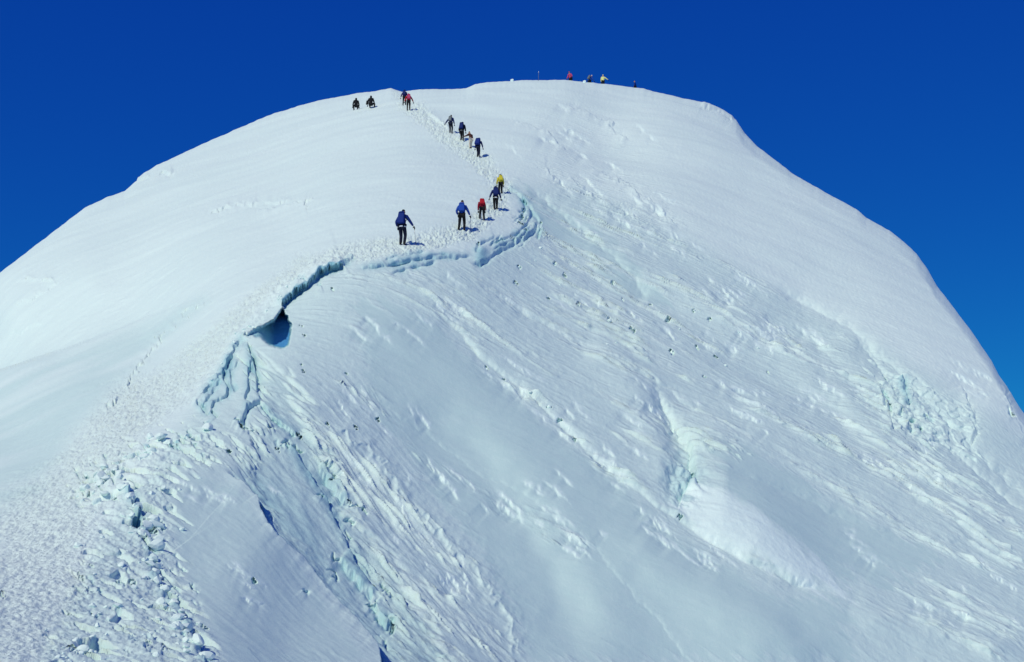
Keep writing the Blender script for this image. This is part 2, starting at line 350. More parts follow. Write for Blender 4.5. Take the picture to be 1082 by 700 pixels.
# crest of the smooth slab, with the gully dropping away to the right
slab = [(236, 497), (253, 511), (272, 529), (276, 546), (289, 567), (319, 593), (343, 623), (377, 659), (399, 685), (404, 705), (412, 740)]
d, sd, f = step(slab, 7, 45, 15, 22, seed=20, wobble=1.2, rag=.1, flip=-1, fade=.12)
BACK += f * .4 * np.exp(-((sd - 3) / 2.5) ** 2) * (sd > 0); shade_ice += .4 * f * np.exp(-(np.clip(sd, 0, None) / 18) ** 2) * sst(-2, 1, sd)  # shade below the slab crest painted into the colour
gul = blob([(270, 375), (305, 395), (330, 450), (352, 500), (385, 560), (430, 620), (480, 700), (430, 720), (400, 660), (340, 600), (290, 540), (262, 490), (285, 440), (270, 410)], 14)
D -= gul * PXM * 5; glaze_shade = np.maximum(glaze_shade, gul * .9)  # gully shade painted as a teal tint
D += gul * (.012 * ridged(a2 / 3.0, c2 / .5, 44, 2) + .05 * fbm(a2 / 1.6, c2 / .8, 47, 4))
shade_ice += gul * .16 * sst(-.1, .7, fbm(a2 / 5, c2 / 1.6, 45, 2)) + gul * .03  # gully darkened by ice patches and painted shade
for k, pl in enumerate([[(338, 488), (350, 505), (366, 528), (372, 533)], [(360, 585), (380, 608), (398, 625)], [(395, 632), (408, 646), (420, 660)], [(300, 455), (318, 478), (345, 520), (372, 580), (398, 620)]]):
    d, sd, f = step(pl, 3, 9, 5, 6, seed=30 + k, wobble=2, rag=.5, flip=(-1 if k == 3 else 1))
    shade_ice += f * .3 * np.exp(-(d / 6) ** 2)  # shade tint along the small gully steps

# rubble band of broken cornice blocks
rub = np.maximum.reduce([
    blob([(212, 448), (180, 462), (128, 480), (92, 500), (78, 525), (100, 545), (150, 560), (182, 545), (190, 500), (235, 478), (250, 470)], 10),
    blob([(140, 530), (185, 540), (182, 580), (190, 620), (222, 680), (235, 720), (40, 740), (45, 690), (75, 650), (85, 600), (90, 560)], 14)])
rubc = np.maximum.reduce([   # the strongest line of blocks
    near([(215, 450), (165, 472), (130, 492), (100, 510), (84, 528)], 7),
    near([(128, 508), (142, 535), (158, 552), (160, 580), (162, 610), (180, 640), (196, 668), (210, 690)], 11),
    .9 * near([(70, 700), (90, 680), (110, 690)], 10)])
a3, c3 = frame(-38)
w3 = .25 * fbm(X / .9, Y / .9, 101, 2)
cell = ridged((a3 + w3) / 1.5, (c3 + w3) / .55, 102, 2); cell2 = fbm((a3 + w3) / .8, (c3 - w3) / .34, 105, 3)
blk = sst(-.12, .12, perlin((a3 + w3) / 1.1, (c3 + w3) / .38, 107)) - .5        # sharp-sided blocks
holes = sst(.28, .40, perlin((a3 + .6 * w3) / .75, (c3 + .6 * w3) / .30, 109)) 
sR = np.clip(R0 / 25, .6, 1.3)
D += rub * sR * (.035 * (cell - .5) + .03 * cell2 + .05 * blk * (.3 + rubc))
D -= sR * holes * np.clip(.10 * rub + .5 * rubc * rub, 0, .6)
shade_ice += np.clip(holes * rubc * .7, 0, .6)  # shadowed gaps between blocks tinted blue
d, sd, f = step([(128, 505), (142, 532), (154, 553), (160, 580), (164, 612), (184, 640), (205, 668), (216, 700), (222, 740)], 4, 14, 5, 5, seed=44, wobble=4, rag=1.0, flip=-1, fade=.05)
shade_ice += f * .35 * np.exp(-(d / 7) ** 2)  # painted shade along the drop of the rubble line
# smooth slab right of the rubble
slabm = blob([(200, 495), (248, 512), (275, 550), (318, 600), (395, 700), (250, 700), (190, 610), (178, 560), (185, 515)], 12)
D += slabm * (.018 * ridged(a3 / 5.0, c3 / .9, 111, 3) * sst(590, 640, PY + .3 * PX - 40) )

# dark pock marks and small pits
pits = [(597, 290, 3), (644, 340, 3.2), (668, 349, 3.2), (710, 373, 3.5), (648, 297, 2.4), (545, 299, 3), (549, 282, 2.6), (579, 315, 2.5), (706, 336, 2.5), (750, 338, 2.5), (689, 319, 2.2), (586, 279, 2.4),
        (737, 366, 2.5), (757, 375, 2.5), (744, 399, 2.4), (659, 315, 2), (733, 328, 2.2), (610, 323, 2), (812, 391, 2), (966, 500, 2.4), (515, 388, 2.2), (534, 399, 2.2), (581, 429, 2.6), (592, 442, 3), (608, 461, 2.8), (719, 546, 3),
        (555, 213, 2.4), (553, 222, 2.5), (551, 230, 3), (550, 238, 3), (555, 245, 2.4), (541, 252, 2.4), (568, 240, 2), (572, 236, 2), (505, 258, 3.5), (318, 345, 2.2), (321, 354, 2.4), (319, 384, 2), (321, 392, 2.6), (351, 307, 2.4), (362, 404, 2.2), (367, 394, 2),
        (242, 478, 4), (160, 558, 6), (150, 570, 5), (268, 617, 4), (296, 471, 3), (256, 452, 4), (318, 457, 4), 
        (352, 507, 2.5), (369, 529, 3), (395, 614, 3.5), (417, 655, 3), (346, 449, 3), (376, 452, 3), (400, 442, 3), (3, 629, 5), (78, 688, 7), (215, 665, 5), (188, 640, 4),
        (86, 608, 4), (97, 598, 3), (73, 648, 3), (97, 652, 4), (140, 615, 4), (157, 682, 5), (175, 685, 5), (195, 668, 5), (120, 527, 4), (150, 545, 4), (112, 500, 4), (90, 520, 4)]
for (x, y, s_) in pits:
    sl = window([(x, y)], 4 * s_); qx, qy = PX[sl], PY[sl]
    th = math.radians(25 + 40 * ((x * 7 + y * 13) % 10) / 10); ea = (qx - x) * math.cos(th) + (qy - y) * math.sin(th); ec = -(qx - x) * math.sin(th) + (qy - y) * math.cos(th)
    g = np.exp(-(ea / (1.25 * s_)) ** 2 - (ec / (s_ * .62)) ** 2) * (.75 + 1.1 * fbm(qx / 3.1 + x, qy / 2.6, 5, 2))
    g = sst(.36, .60, g)
    BACK[sl] += g * PXM[sl] * s_ * (1.5 if x < 240 else 2.8); shade_ice[sl] += g * .12  # faint blue shade painted inside each pit
# serac patch near the right-hand crest
ser = blob([(925, 385), (950, 388), (985, 410), (1020, 428), (1035, 455), (1025, 480), (990, 470), (950, 460), (930, 430)], 9)
sc = sst(-.1, .1, perlin(X / 1.5, Y / 2.2 + Z / 1.5, 121)) - .5
D += .5 * ser * (.13 * sc + .17 * (sst(-.08, .08, perlin(X / .6, Y / 1.0 + Z / .8, 128)) - .5) + .16 * fbm(X / .7, Y / 1.0, 123, 4)); shade_ice += ser * .04 * sst(0, .5, fbm(X / 1.5, Y / 2, 125, 2))
d, sd, f = step([(1015, 405), (1022, 420), (1030, 445), (1030, 470)], 4, 10, 3, 4, seed=50, wobble=3, flip=-1)
d, sd, f = step([(955, 395), (957, 410), (962, 425)], 3, 5, 8, 4, seed=51, wobble=2, flip=-1); shade_ice += f * .4 * np.exp(-(d / 5) ** 2)
d, sd, f = step([(932, 415), (938, 435), (945, 455)], 3, 5, 5, 4, seed=52, wobble=2, flip=-1)
d, sd, f = step([(452, 119), (462, 127), (474, 136)], 2, 3, 2, 3, seed=54, wobble=1, rag=.3)
d, sd, f = step([(1052, 400), (1062, 420), (1075, 445), (1085, 470)], 1.5, 8, 1, 5, seed=53, wobble=2, flip=-1)
# small scarp above the lens
d, sd, f = step([(700, 430), (722, 455), (732, 480), (734, 500), (724, 520), (712, 545)], 2.5, 8, 2.5, 12, seed=55, wobble=2.5, rag=.4, flip=1, fade=.2)
scp = np.exp(-(((PX - 722) / 18) ** 2 + ((PY - 510) / 26) ** 2))
D += scp * .35 * fbm(X / .8, Y / 1.1, 131, 4); shade_ice += scp * .28
# hairline cracks on the left snowfield and below the crest
for k, pl in enumerate([[(140, 192), (160, 186), (185, 182)], [(15, 325), (40, 315), (62, 298)], [(0, 358), (20, 350), (45, 342)], [(10, 300), (30, 296), (60, 300)],
                        [(210, 230), (250, 217), (322, 213), (262, 226)], [(740, 110), (760, 118), (775, 128)]]):
    step(pl, 1.6, 5, 1.2, 5, seed=60 + k, wobble=3, rag=.8)
d, sd, f = step([(100, 440), (125, 420), (150, 385), (170, 355), (200, 330), (230, 318)], 2, 10, 1, 8, seed=70, wobble=7, rag=.9, flip=1)
for k, pl in enumerate([[(545, 125), (580, 138), (600, 160)], [(575, 165), (582, 185), (600, 200)], [(620, 175), (660, 195), (700, 230)], [(650, 185), (690, 215), (720, 240)], [(590, 180), (640, 215), (700, 245)], [(600, 110), (640, 130), (665, 150)]]):
    step(pl, 1.7, 6, .8, 5, seed=80 + k, wobble=4, rag=.8, flip=-1)

# scratches: short sharp wind ridges in loose clusters
sun_white = lens.copy(); rq = np.random.RandomState(77)  # lens whitened: its sunlit brightness painted into the colour
for (x, y, n_, sx_, sy_) in [(385, 425, 5, 22, 18), (420, 445, 4, 30, 16), (480, 505, 7, 30, 14), (560, 535, 9, 40, 18), (605, 562, 8, 25, 14), (545, 402, 5, 20, 12), (600, 440, 6, 24, 14), (650, 490, 7, 28, 14),
        (470, 320, 6, 50, 20), (590, 330, 5, 50, 20), (640, 215, 10, 50, 25), (700, 235, 9, 50, 25), (770, 300, 9, 50, 22), (830, 350, 9, 50, 25), (880, 420, 8, 40, 25), (950, 500, 8, 50, 25), (1000, 640, 12, 70, 25),
        (790, 430, 8, 30, 25), (680, 440, 8, 30, 20), (430, 560, 9, 25, 30), (480, 610, 8, 25, 25), (370, 500, 8, 25, 25), (740, 585, 8, 40, 18), (690, 560, 6, 35, 15), (900, 580, 6, 60, 30), (600, 150, 8, 60, 25),
        (250, 590, 6, 40, 40), (230, 530, 4, 30, 20), (420, 350, 5, 40, 15), (1020, 400, 6, 25, 20), (760, 365, 8, 60, 20)]:
    for _ in range(n_):
        cx, cy = x + rq.normal() * sx_ * .6, y + rq.normal() * sy_ * .6
        an = math.radians((52 if cx < 500 and cy > 420 else 38 if cx < 760 else 31) + rq.normal() * 5 - (22 if cx < 330 else 0)); L_ = rq.uniform(6, 30); be = rq.uniform(-.12, .12)
        pl = [(cx - math.cos(an - be) * L_, cy - math.sin(an - be) * L_), (cx, cy), (cx + math.cos(an + be) * L_, cy + math.sin(an + be) * L_)]
        h_ = rq.uniform(.6, 2.2)
        d, sd, f = step(pl, .3 * h_, 4, .9 * h_, 5 + 4 * h_, seed=rq.randint(40), wobble=2.2, rag=.7, flip=1, fade=.35)
        sun_white = np.maximum(sun_white, .8 * f * np.exp(-((sd + 1.2) / 1.7) ** 2))  # paler band along each ridge's upper edge
# gashes: deeper dark breaks along the gully, below the ledges and down the rubble line
for (x, y, n_, sx_, sy_, an_) in [(262, 450, 5, 22, 10, 25), (300, 470, 5, 20, 14, 48), (345, 515, 6, 14, 22, 52), (372, 555, 5, 14, 22, 52), (395, 620, 6, 14, 20, 50), (410, 660, 6, 14, 20, 52), (345, 620, 5, 14, 22, 50), (290, 560, 4, 12, 18, 52),
        (112, 502, 9, 26, 10, 40), (160, 560, 9, 12, 22, 48), (190, 640, 10, 16, 26, 45), (110, 620, 9, 30, 26, 50), (150, 680, 9, 40, 14, 35), (190, 470, 7, 26, 8, 40), (555, 232, 5, 10, 14, -35), (530, 258, 4, 14, 6, -28),
        (938, 425, 6, 10, 20, 60), (965, 445, 6, 18, 14, 50), (1060, 425, 3, 6, 16, 60), (724, 505, 5, 8, 14, 65), (330, 300, 3, 20, 5, 0)]:
    for _ in range(n_):
        cx, cy = x + rq.normal() * sx_ * .65, y + rq.normal() * sy_ * .65
        an = math.radians(an_ + rq.normal() * 9); L_ = rq.uniform(3, 10); be = rq.uniform(-.3, .3); h_ = rq.uniform(.6, 1.5)
        pl = [(cx - math.cos(an - be) * L_, cy - math.sin(an - be) * L_), (cx, cy), (cx + math.cos(an + be) * L_, cy + math.sin(an + be) * L_)]
        d, sd, f = step(pl, 1.6 * h_, 5, 2.2 * h_, 3, seed=rq.randint(40), wobble=2.4, rag=.5, flip=-1, fade=.3)
        BACK += f * PXM * 7 * h_ * np.exp(-((sd - 1.3) / 1.3) ** 2); shade_ice = np.maximum(shade_ice, .3 * f * np.exp(-((sd - 1) / 2) ** 2))  # each gash tinted with painted shade
# the big blue hollow under the cornice
cave = [(257, 358), (266, 351), (278, 346), (288, 340), (294, 331), (299, 325), (304, 335), (309, 344), (307, 356), (305, 366), (297, 369), (286, 366), (276, 359), (266, 356)]
cp = (PX + 1.2 * fbm(PX / 7, PY / 7, 141, 2), PY + 1.2 * fbm(PX / 7, PY / 7, 142, 2))
dc, _, _ = line_sd(cp, cave + [cave[0]]); insc = in_poly(cp, cave)
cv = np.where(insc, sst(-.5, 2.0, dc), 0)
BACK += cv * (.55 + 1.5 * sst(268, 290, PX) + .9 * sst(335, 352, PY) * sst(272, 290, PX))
shade_ice = np.clip(shade_ice, 0, .75)
shade_ice = np.maximum(shade_ice, cv * (.62 + .38 * sst(276, 294, PX)))  # sky-blue shade of the hollow painted in, strongest on the right
lipz = near(cave[:6], 5) * (~insc)
DZ += PXM * 2.2 * lipz * (PY < np.interp(PX, [257, 266, 278, 288, 294, 300], [358, 351, 346, 340, 331, 325]))

rim = near([(212, 424), (240, 380), (258, 352), (290, 312), (330, 284), (366, 268)], 9)
D += rim * (.07 * fbm(X / .35, Y / .5, 161, 3) + .05 * sst(.1, .4, perlin(X / .28, Y / .4, 165)))
D += rub * (1 - slab0) * .02 * fbm(X / .11, Y / .16, 168, 3)
# general fine grain
D += .006 * fbm(X / .22, Y / .3, 151, 2) * np.clip(R0 / 40, .4, 2) * (1 - .7 * smooth)
D *= np.clip(dsk / 5, 0.15, 1)
fadeout = sst(YB + 260, YB + 20, PY)
D *= fadeout; DZ *= fadeout; BACK *= fadeout

V = B + N0 * D[..., None]
V[..., 2] += DZ
V += (B / np.linalg.norm(B, axis=-1, keepdims=True)) * BACK[..., None]
GX, GY = PX, PY                                     # image pixel coordinates of the front grid
# behind the crest the dome rounds over and falls away
top = V[-1]; hr = top[:, 1]; slope = top[:, 2] / hr
rows = []
for k in range(1, NK + 1):
    t = 90.0 * (k / NK) ** 2
    r = hr + t
    rows.append(np.stack([top[:, 0] * r / hr, r, top[:, 2] + slope * t - .012 * t * t - .04 * t], -1))
Vall = np.concatenate([V, np.array(rows)], 0)
NR = Vall.shape[0]
zer = np.zeros((NK, NU))
crust = np.clip(broken + .35 * face * (1 - smooth) * (1 - slab0) + .5 * poly_soft(P, [(560, 120), (620, 105), (700, 160), (740, 240), (680, 240), (580, 190)], 25) + .12, 0, 1)
att = {'crust': np.vstack([crust, zer]), 'sun_white': np.vstack([sun_white, zer]), 'glaze_shade': np.vstack([glaze_shade, zer]), 'shade_ice': np.vstack([shade_ice, zer]), 'trail': np.vstack([trail, zer])}

def grid_mesh(name, Va):
    nr, nu, _ = Va.shape
    idx = np.arange(nr * nu).reshape(nr, nu)
    quads = np.stack([idx[:-1, :-1], idx[:-1, 1:], idx[1:, 1:], idx[1:, :-1]], -1).reshape(-1, 4)
    me = bpy.data.meshes.new(name)
    me.vertices.add(nr * nu); me.vertices.foreach_set('co', Va.reshape(-1).astype(np.float32))
    me.loops.add(quads.size); me.loops.foreach_set('vertex_index', quads.reshape(-1).astype(np.int32))
    me.polygons.add(len(quads)); me.polygons.foreach_set('loop_start', (np.arange(len(quads)) * 4).astype(np.int32))
    me.polygons.foreach_set('use_smooth', np.ones(len(quads), bool))
    me.update(calc_edges=True)
    return me
# ------------------------------------------------------------------ materials
def mat(name, col, rough=.6, metal=0, bump=None, var=.0):
    m = bpy.data.materials.new(name); m.use_nodes = True; t = m.node_tree; b = t.nodes['Principled BSDF']
    b.inputs['Base Color'].default_value = (*col, 1); b.inputs['Roughness'].default_value = rough; b.inputs['Specular IOR Level'].default_value = .5 if metal or rough < .5 else .12; b.inputs['Metallic'].default_value = metal
    tc = t.nodes.new('ShaderNodeTexCoord'); nz = t.nodes.new('ShaderNodeTexNoise')
    nz.inputs['Scale'].default_value = 18; nz.inputs['Detail'].default_value = 4
    t.links.new(tc.outputs['Object'], nz.inputs['Vector'])
    mx = t.nodes.new('ShaderNodeMix'); mx.data_type = 'RGBA'
    mx.inputs['A'].default_value = (*[c * (1 - var) for c in col], 1); mx.inputs['B'].default_value = (*[min(1, c * (1 + var)) for c in col], 1)
    t.links.new(nz.outputs['Fac'], mx.inputs['Factor']); t.links.new(mx.outputs['Result'], b.inputs['Base Color'])
    if bump:
        bp = t.nodes.new('ShaderNodeBump'); bp.inputs['Strength'].default_value = bump; bp.inputs['Distance'].default_value = .01
        t.links.new(nz.outputs['Fac'], bp.inputs['Height']); t.links.new(bp.outputs[0], b.inputs['Normal'])
    return m
def snow_material():
    m = bpy.data.materials.new('snow'); m.use_nodes = True; t = m.node_tree; b = t.nodes['Principled BSDF']
    def N(k): return t.nodes.new(k)
    L = t.links.new
    geo = N('ShaderNodeNewGeometry')
    n1 = N('ShaderNodeTexNoise'); n1.inputs['Scale'].default_value = .16; n1.inputs['Detail'].default_value = 5
    L(geo.outputs['Position'], n1.inputs['Vector'])
    n2 = N('ShaderNodeTexNoise'); n2.inputs['Scale'].default_value = 2.2; n2.inputs['Detail'].default_value = 8; n2.inputs['Roughness'].default_value = .65
    L(geo.outputs['Position'], n2.inputs['Vector'])
    ag = N('ShaderNodeAttribute'); ag.attribute_name = 'glaze_shade'
    ai = N('ShaderNodeAttribute'); ai.attribute_name = 'shade_ice'
    cr = N('ShaderNodeMix'); cr.data_type = 'RGBA'
    cr.inputs['A'].default_value = (.73, .865, .85, 1); cr.inputs['B'].default_value = (.785, .90, .885, 1); L(n1.outputs['Fac'], cr.inputs['Factor'])
    mul = N('ShaderNodeMath'); mul.operation = 'MULTIPLY_ADD'; L(n2.outputs['Fac'], mul.inputs[0]); mul.inputs[1].default_value = .7; mul.inputs[2].default_value = .55
    mul2 = N('ShaderNodeMath'); mul2.operation = 'MULTIPLY'; mul2.use_clamp = True; L(mul.outputs[0], mul2.inputs[0]); L(ag.outputs['Fac'], mul2.inputs[1])
    m2 = N('ShaderNodeMix'); m2.data_type = 'RGBA'; L(mul2.outputs[0], m2.inputs['Factor']); L(cr.outputs['Result'], m2.inputs['A'])
    m2.inputs['B'].default_value = (.60, .775, .765, 1)  # teal of the glaze, also used for painted shade
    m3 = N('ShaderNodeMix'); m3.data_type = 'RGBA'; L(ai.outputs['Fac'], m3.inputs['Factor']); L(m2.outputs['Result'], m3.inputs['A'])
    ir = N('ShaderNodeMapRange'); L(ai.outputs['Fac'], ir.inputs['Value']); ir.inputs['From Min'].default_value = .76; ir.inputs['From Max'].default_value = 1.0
    ib = N('ShaderNodeMix'); ib.data_type = 'RGBA'; L(ir.outputs['Result'], ib.inputs['Factor']); ib.inputs['A'].default_value = (.07, .36, .50, 1); ib.inputs['B'].default_value = (.07, .27, .58, 1)  # ice colours, also painted as blue shade in hollows and under edges
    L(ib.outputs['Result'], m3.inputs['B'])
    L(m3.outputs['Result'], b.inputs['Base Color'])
    b.inputs['Roughness'].default_value = .55; b.inputs['Specular IOR Level'].default_value = .25
    n3 = N('ShaderNodeTexNoise'); n3.inputs['Scale'].default_value = 9; n3.inputs['Detail'].default_value = 6; n3.inputs['Roughness'].default_value = .7
    L(geo.outputs['Position'], n3.inputs['Vector'])
    bp = N('ShaderNodeBump'); bp.inputs['Strength'].default_value = .7; bp.inputs['Distance'].default_value = .035
    ac0 = N('ShaderNodeAttribute'); ac0.attribute_name = 'crust'
    k0 = N('ShaderNodeMath'); k0.operation = 'MULTIPLY_ADD'; L(ac0.outputs['Fac'], k0.inputs[0]); k0.inputs[1].default_value = .9; k0.inputs[2].default_value = .28
    k1 = N('ShaderNodeMath'); k1.operation = 'MULTIPLY'; L(n3.outputs['Fac'], k1.inputs[0]); L(k0.outputs[0], k1.inputs[1]); L(k1.outputs[0], bp.inputs['Height'])
    # wind crust: sharp little ridges drawn out along the wind
    mp = N('ShaderNodeMapping'); mp.inputs['Rotation'].default_value = (0, .35, math.radians(8)); mp.inputs['Scale'].default_value = (.75, 2.3, 2.3)
    L(geo.outputs['Position'], mp.inputs['Vector'])
    wv = N('ShaderNodeTexNoise'); wv.inputs['Scale'].default_value = .8; wv.inputs['Detail'].default_value = 3; L(geo.outputs['Position'], wv.inputs['Vector'])
    wa = N('ShaderNodeMix'); wa.data_type = 'RGBA'; wa.blend_type = 'ADD'; wa.inputs['Factor'].default_value = 1.0
    L(mp.outputs[0], wa.inputs['A']); L(wv.outputs['Color'], wa.inputs['B'])
    n4 = N('ShaderNodeTexNoise'); n4.noise_type = 'RIDGED_MULTIFRACTAL'; n4.inputs['Scale'].default_value = 1.0; n4.inputs['Detail'].default_value = 7
    n4.inputs['Roughness'].default_value = .62; L(wa.outputs['Result'], n4.inputs['Vector'])
    ac = N('ShaderNodeAttribute'); ac.attribute_name = 'crust'
    hm = N('ShaderNodeMath'); hm.operation = 'MULTIPLY'; L(n4.outputs['Fac'], hm.inputs[0]); L(ac.outputs['Fac'], hm.inputs[1])
    rm = N('ShaderNodeMapRange'); L(n4.outputs['Fac'], rm.inputs['Value']); rm.inputs['From Min'].default_value = .55; rm.inputs['From Max'].default_value = 1.5
    rf = N('ShaderNodeMath'); rf.operation = 'MULTIPLY'; rf.use_clamp = True; L(rm.outputs['Result'], rf.inputs[0]); L(ac.outputs['Fac'], rf.inputs[1])
    af = N('ShaderNodeAttribute'); af.attribute_name = 'sun_white'
    m5 = N('ShaderNodeMix'); m5.data_type = 'RGBA'; L(af.outputs['Fac'], m5.inputs['Factor']); L(m3.outputs['Result'], m5.inputs['A']); m5.inputs['B'].default_value = (.81, .95, .93, 1)  # whiter colour: painted sunlight on the lens, pale ridge edges
    m4 = N('ShaderNodeMix'); m4.data_type = 'RGBA'; L(rf.outputs[0], m4.inputs['Factor']); L(m5.outputs['Result'], m4.inputs['A']); m4.inputs['B'].default_value = (.88, .955, .95, 1)
    L(m4.outputs['Result'], b.inputs['Base Color'])
    b2 = N('ShaderNodeBump'); b2.inputs['Strength'].default_value = 1.0; b2.inputs['Distance'].default_value = .12
    L(hm.outputs[0], b2.inputs['Height']); L(bp.outputs[0], b2.inputs['Normal'])
    # trodden snow
    at2 = N('ShaderNodeAttribute'); at2.attribute_name = 'trail'
    n5 = N('ShaderNodeTexNoise'); n5.inputs['Scale'].default_value = 5.5; n5.inputs['Detail'].default_value = 5; n5.inputs['Roughness'].default_value = .7; L(geo.outputs['Position'], n5.inputs['Vector'])
    h5 = N('ShaderNodeMath'); h5.operation = 'MULTIPLY'; L(n5.outputs['Fac'], h5.inputs[0]); L(at2.outputs['Fac'], h5.inputs[1])
    b3 = N('ShaderNodeBump'); b3.inputs['Strength'].default_value = 1.0; b3.inputs['Distance'].default_value = .07
    L(h5.outputs[0], b3.inputs['Height']); L(b2.outputs[0], b3.inputs['Normal']); L(b3.outputs[0], b.inputs['Normal'])
    return m
SNOW = snow_material()
col = scene.collection
me = grid_mesh('snow_mountain', Vall)
for k, arr in att.items():
    at_ = me.attributes.new(k, 'FLOAT', 'POINT'); at_.data.foreach_set('value', arr.reshape(-1).astype(np.float32))
me.materials.append(SNOW)
mount = bpy.data.objects.new('snow_mountain', me); col.objects.link(mount); mount['kind'] = 'structure'
mount['label'] = 'broad snow dome and wind-carved icy face with a cornice crack'

def ground(px, py):
    j = int(np.argmin(np.abs(U - px))); column = PY[:, j]; i = int(np.argmin(np.abs(column - py)))
    w = V[i, j]; return Vector(w)
# far valley floor below the mountain, out to the horizon
bm = bmesh.new()
vs = [bm.verts.new(v) for v in ((-4000, -4000, -320), (4000, -4000, -320), (4000, 4000, -320), (-4000, 4000, -320))]
bm.faces.new(vs); me = bpy.data.meshes.new('glacier_plain'); bm.to_mesh(me); bm.free()
gl = bpy.data.objects.new('glacier_plain', me); col.objects.link(gl); gl['kind'] = 'structure'
me.materials.append(mat('glacier_snow', (.8, .84, .87), .7, var=.08))

# ------------------------------------------------------------------ things: helpers
def tag(o, label=None, cat=None, group=None):
    if label: o['label'] = label
    if cat: o['category'] = cat
    if group: o['group'] = group
    return o
def link(name, me, m, parent=None, loc=None):
    o = bpy.data.objects.new(name, me); col.objects.link(o)
    if m is not None: me.materials.append(m)
    if parent is not None: o.parent = parent
    if loc is not None: o.location = loc
    return o
def skin_mesh(verts, edges, radii, root=0, sub=1):
    """one continuous surface grown round a skeleton"""
    me = bpy.data.meshes.new('skeleton'); me.from_pydata([tuple(v) for v in verts], edges, [])
    o = bpy.data.objects.new('skeleton', me); col.objects.link(o)
    sk = o.modifiers.new('skin', 'SKIN'); sk.use_smooth_shade = True
    lay = me.skin_vertices[0].data
    for i, r in enumerate(radii):
        lay[i].radius = r if isinstance(r, tuple) else (r, r); lay[i].use_root = (i == root)
    ss = o.modifiers.new('sub', 'SUBSURF'); ss.levels = sub; ss.render_levels = sub
    dg = bpy.context.evaluated_depsgraph_get(); dg.update()
    out = bpy.data.meshes.new_from_object(o.evaluated_get(dg))
    bpy.data.objects.remove(o); bpy.data.meshes.remove(me)
    for p in out.polygons: p.use_smooth = True
    return out
def ik(a, b, l1, l2, hint):
    a, b = Vector(a), Vector(b); d = b - a; L = min(d.length, (l1 + l2) * .985); dn = d.normalized(); b = a + dn * L
    x = (l1 * l1 - l2 * l2 + L * L) / (2 * L); h = math.sqrt(max(l1 * l1 - x * x, 1e-6))
    hv = Vector(hint); hv = (hv - dn * hv.dot(dn)).normalized()
    return a + dn * x + hv * h, b
def tube(bm, a, b, r1, r2, n=8):
    a, b = Vector(a), Vector(b); ax = (b - a).normalized(); q_ = ax.to_track_quat('Z', 'Y').to_matrix()
    R1 = [bm.verts.new(a + q_ @ Vector((math.cos(k * 2 * math.pi / n) * r1, math.sin(k * 2 * math.pi / n) * r1, 0))) for k in range(n)]
    R2 = [bm.verts.new(b + q_ @ Vector((math.cos(k * 2 * math.pi / n) * r2, math.sin(k * 2 * math.pi / n) * r2, 0))) for k in range(n)]
    for k in range(n): bm.faces.new((R1[k], R1[(k + 1) % n], R2[(k + 1) % n], R2[k]))
    bm.faces.new(R1[::-1]); bm.faces.new(R2)
def bm_mesh(name, bm, smooth=True):
    bmesh.ops.recalc_face_normals(bm, faces=bm.faces)
    me = bpy.data.meshes.new(name); bm.to_mesh(me); bm.free()
    if smooth:
        for p in me.polygons: p.use_smooth = True
    return me

def fabric(name, c): return mat(name, c, .75, bump=.4, var=.12)
M = {'skin': mat('skin', (.42, .24, .16), .55, var=.05), 'black': fabric('black_fabric', (.012, .013, .017)), 'boot': mat('boot_rubber', (.015, .015, .018), .5, var=.1),
     'navy': fabric('navy_fabric', (.012, .025, .13)), 'blue': fabric('blue_fabric', (.015, .065, .36)), 'deepblue': fabric('deep_blue_fabric', (.01, .03, .19)),
     'red': fabric('red_fabric', (.42, .015, .03)), 'darkred': fabric('crimson_fabric', (.28, .012, .035)), 'pink': fabric('pink_fabric', (.5, .06, .16)),
     'yellow': fabric('yellow_fabric', (.62, .52, .05)), 'paleyellow': fabric('pale_yellow_fabric', (.78, .78, .32)), 'purple': fabric('purple_fabric', (.06, .03, .14)),
     'cream': fabric('cream_fabric', (.62, .56, .48)), 'brown': fabric('brown_fabric', (.09, .035, .03)), 'grey': fabric('grey_fabric', (.16, .18, .2)),
     'white': fabric('white_fabric', (.75, .77, .8)), 'metal': mat('pole_metal', (.35, .36, .38), .35, .9), 'lens': mat('goggle_lens', (.02, .02, .03), .1, var=0),
     'hair': mat('hair', (.02, .014, .01), .7, var=.2), 'navytrousers': fabric('dark_navy_fabric', (.01, .014, .035))}

def hand_mesh(wrist, elbow, side, closed=True):
    """palm, four unequal bent fingers and a thumb that leaves the side of the palm"""
    w, e = Vector(wrist), Vector(elbow); f = (w - e).normalized()
    up = Vector((0, 0, 1)) if abs(f.z) < .9 else Vector((0, 1, 0))
    s = f.cross(up).normalized() * side; dn = f.cross(s).normalized()
    if dn.z > 0: dn = -dn
    V_ = [w, w + f * .05, w + f * .09]; E = [(0, 1), (1, 2)]; Rr = [(.030, .024), (.042, .024), (.042, .022)]
    for k, (off, ln) in enumerate(((-.033, .074), (-.011, .084), (.011, .078), (.033, .06))):
        base = w + f * .095 + s * off; c1, c2 = (.35, .9) if closed else (.15, .3)
        p1 = base + (f * math.cos(c1) + dn * math.sin(c1)) * ln * .5
        p2 = p1 + (f * math.cos(c1 + c2) + dn * math.sin(c1 + c2)) * ln * .5
        i = len(V_); V_ += [base, p1, p2]; E += [(2, i), (i, i + 1), (i + 1, i + 2)]; Rr += [.012, .0115, .0095]
    i = len(V_); t1 = w + f * .045 - s * .05 + dn * .012; t2 = t1 + (f * .7 - s * .35 + dn * .45).normalized() * .045
    V_ += [t1, t2]; E += [(1, i), (i, i + 1)]; Rr += [.014, .011]
    return skin_mesh(V_, E, Rr, 0, 1)

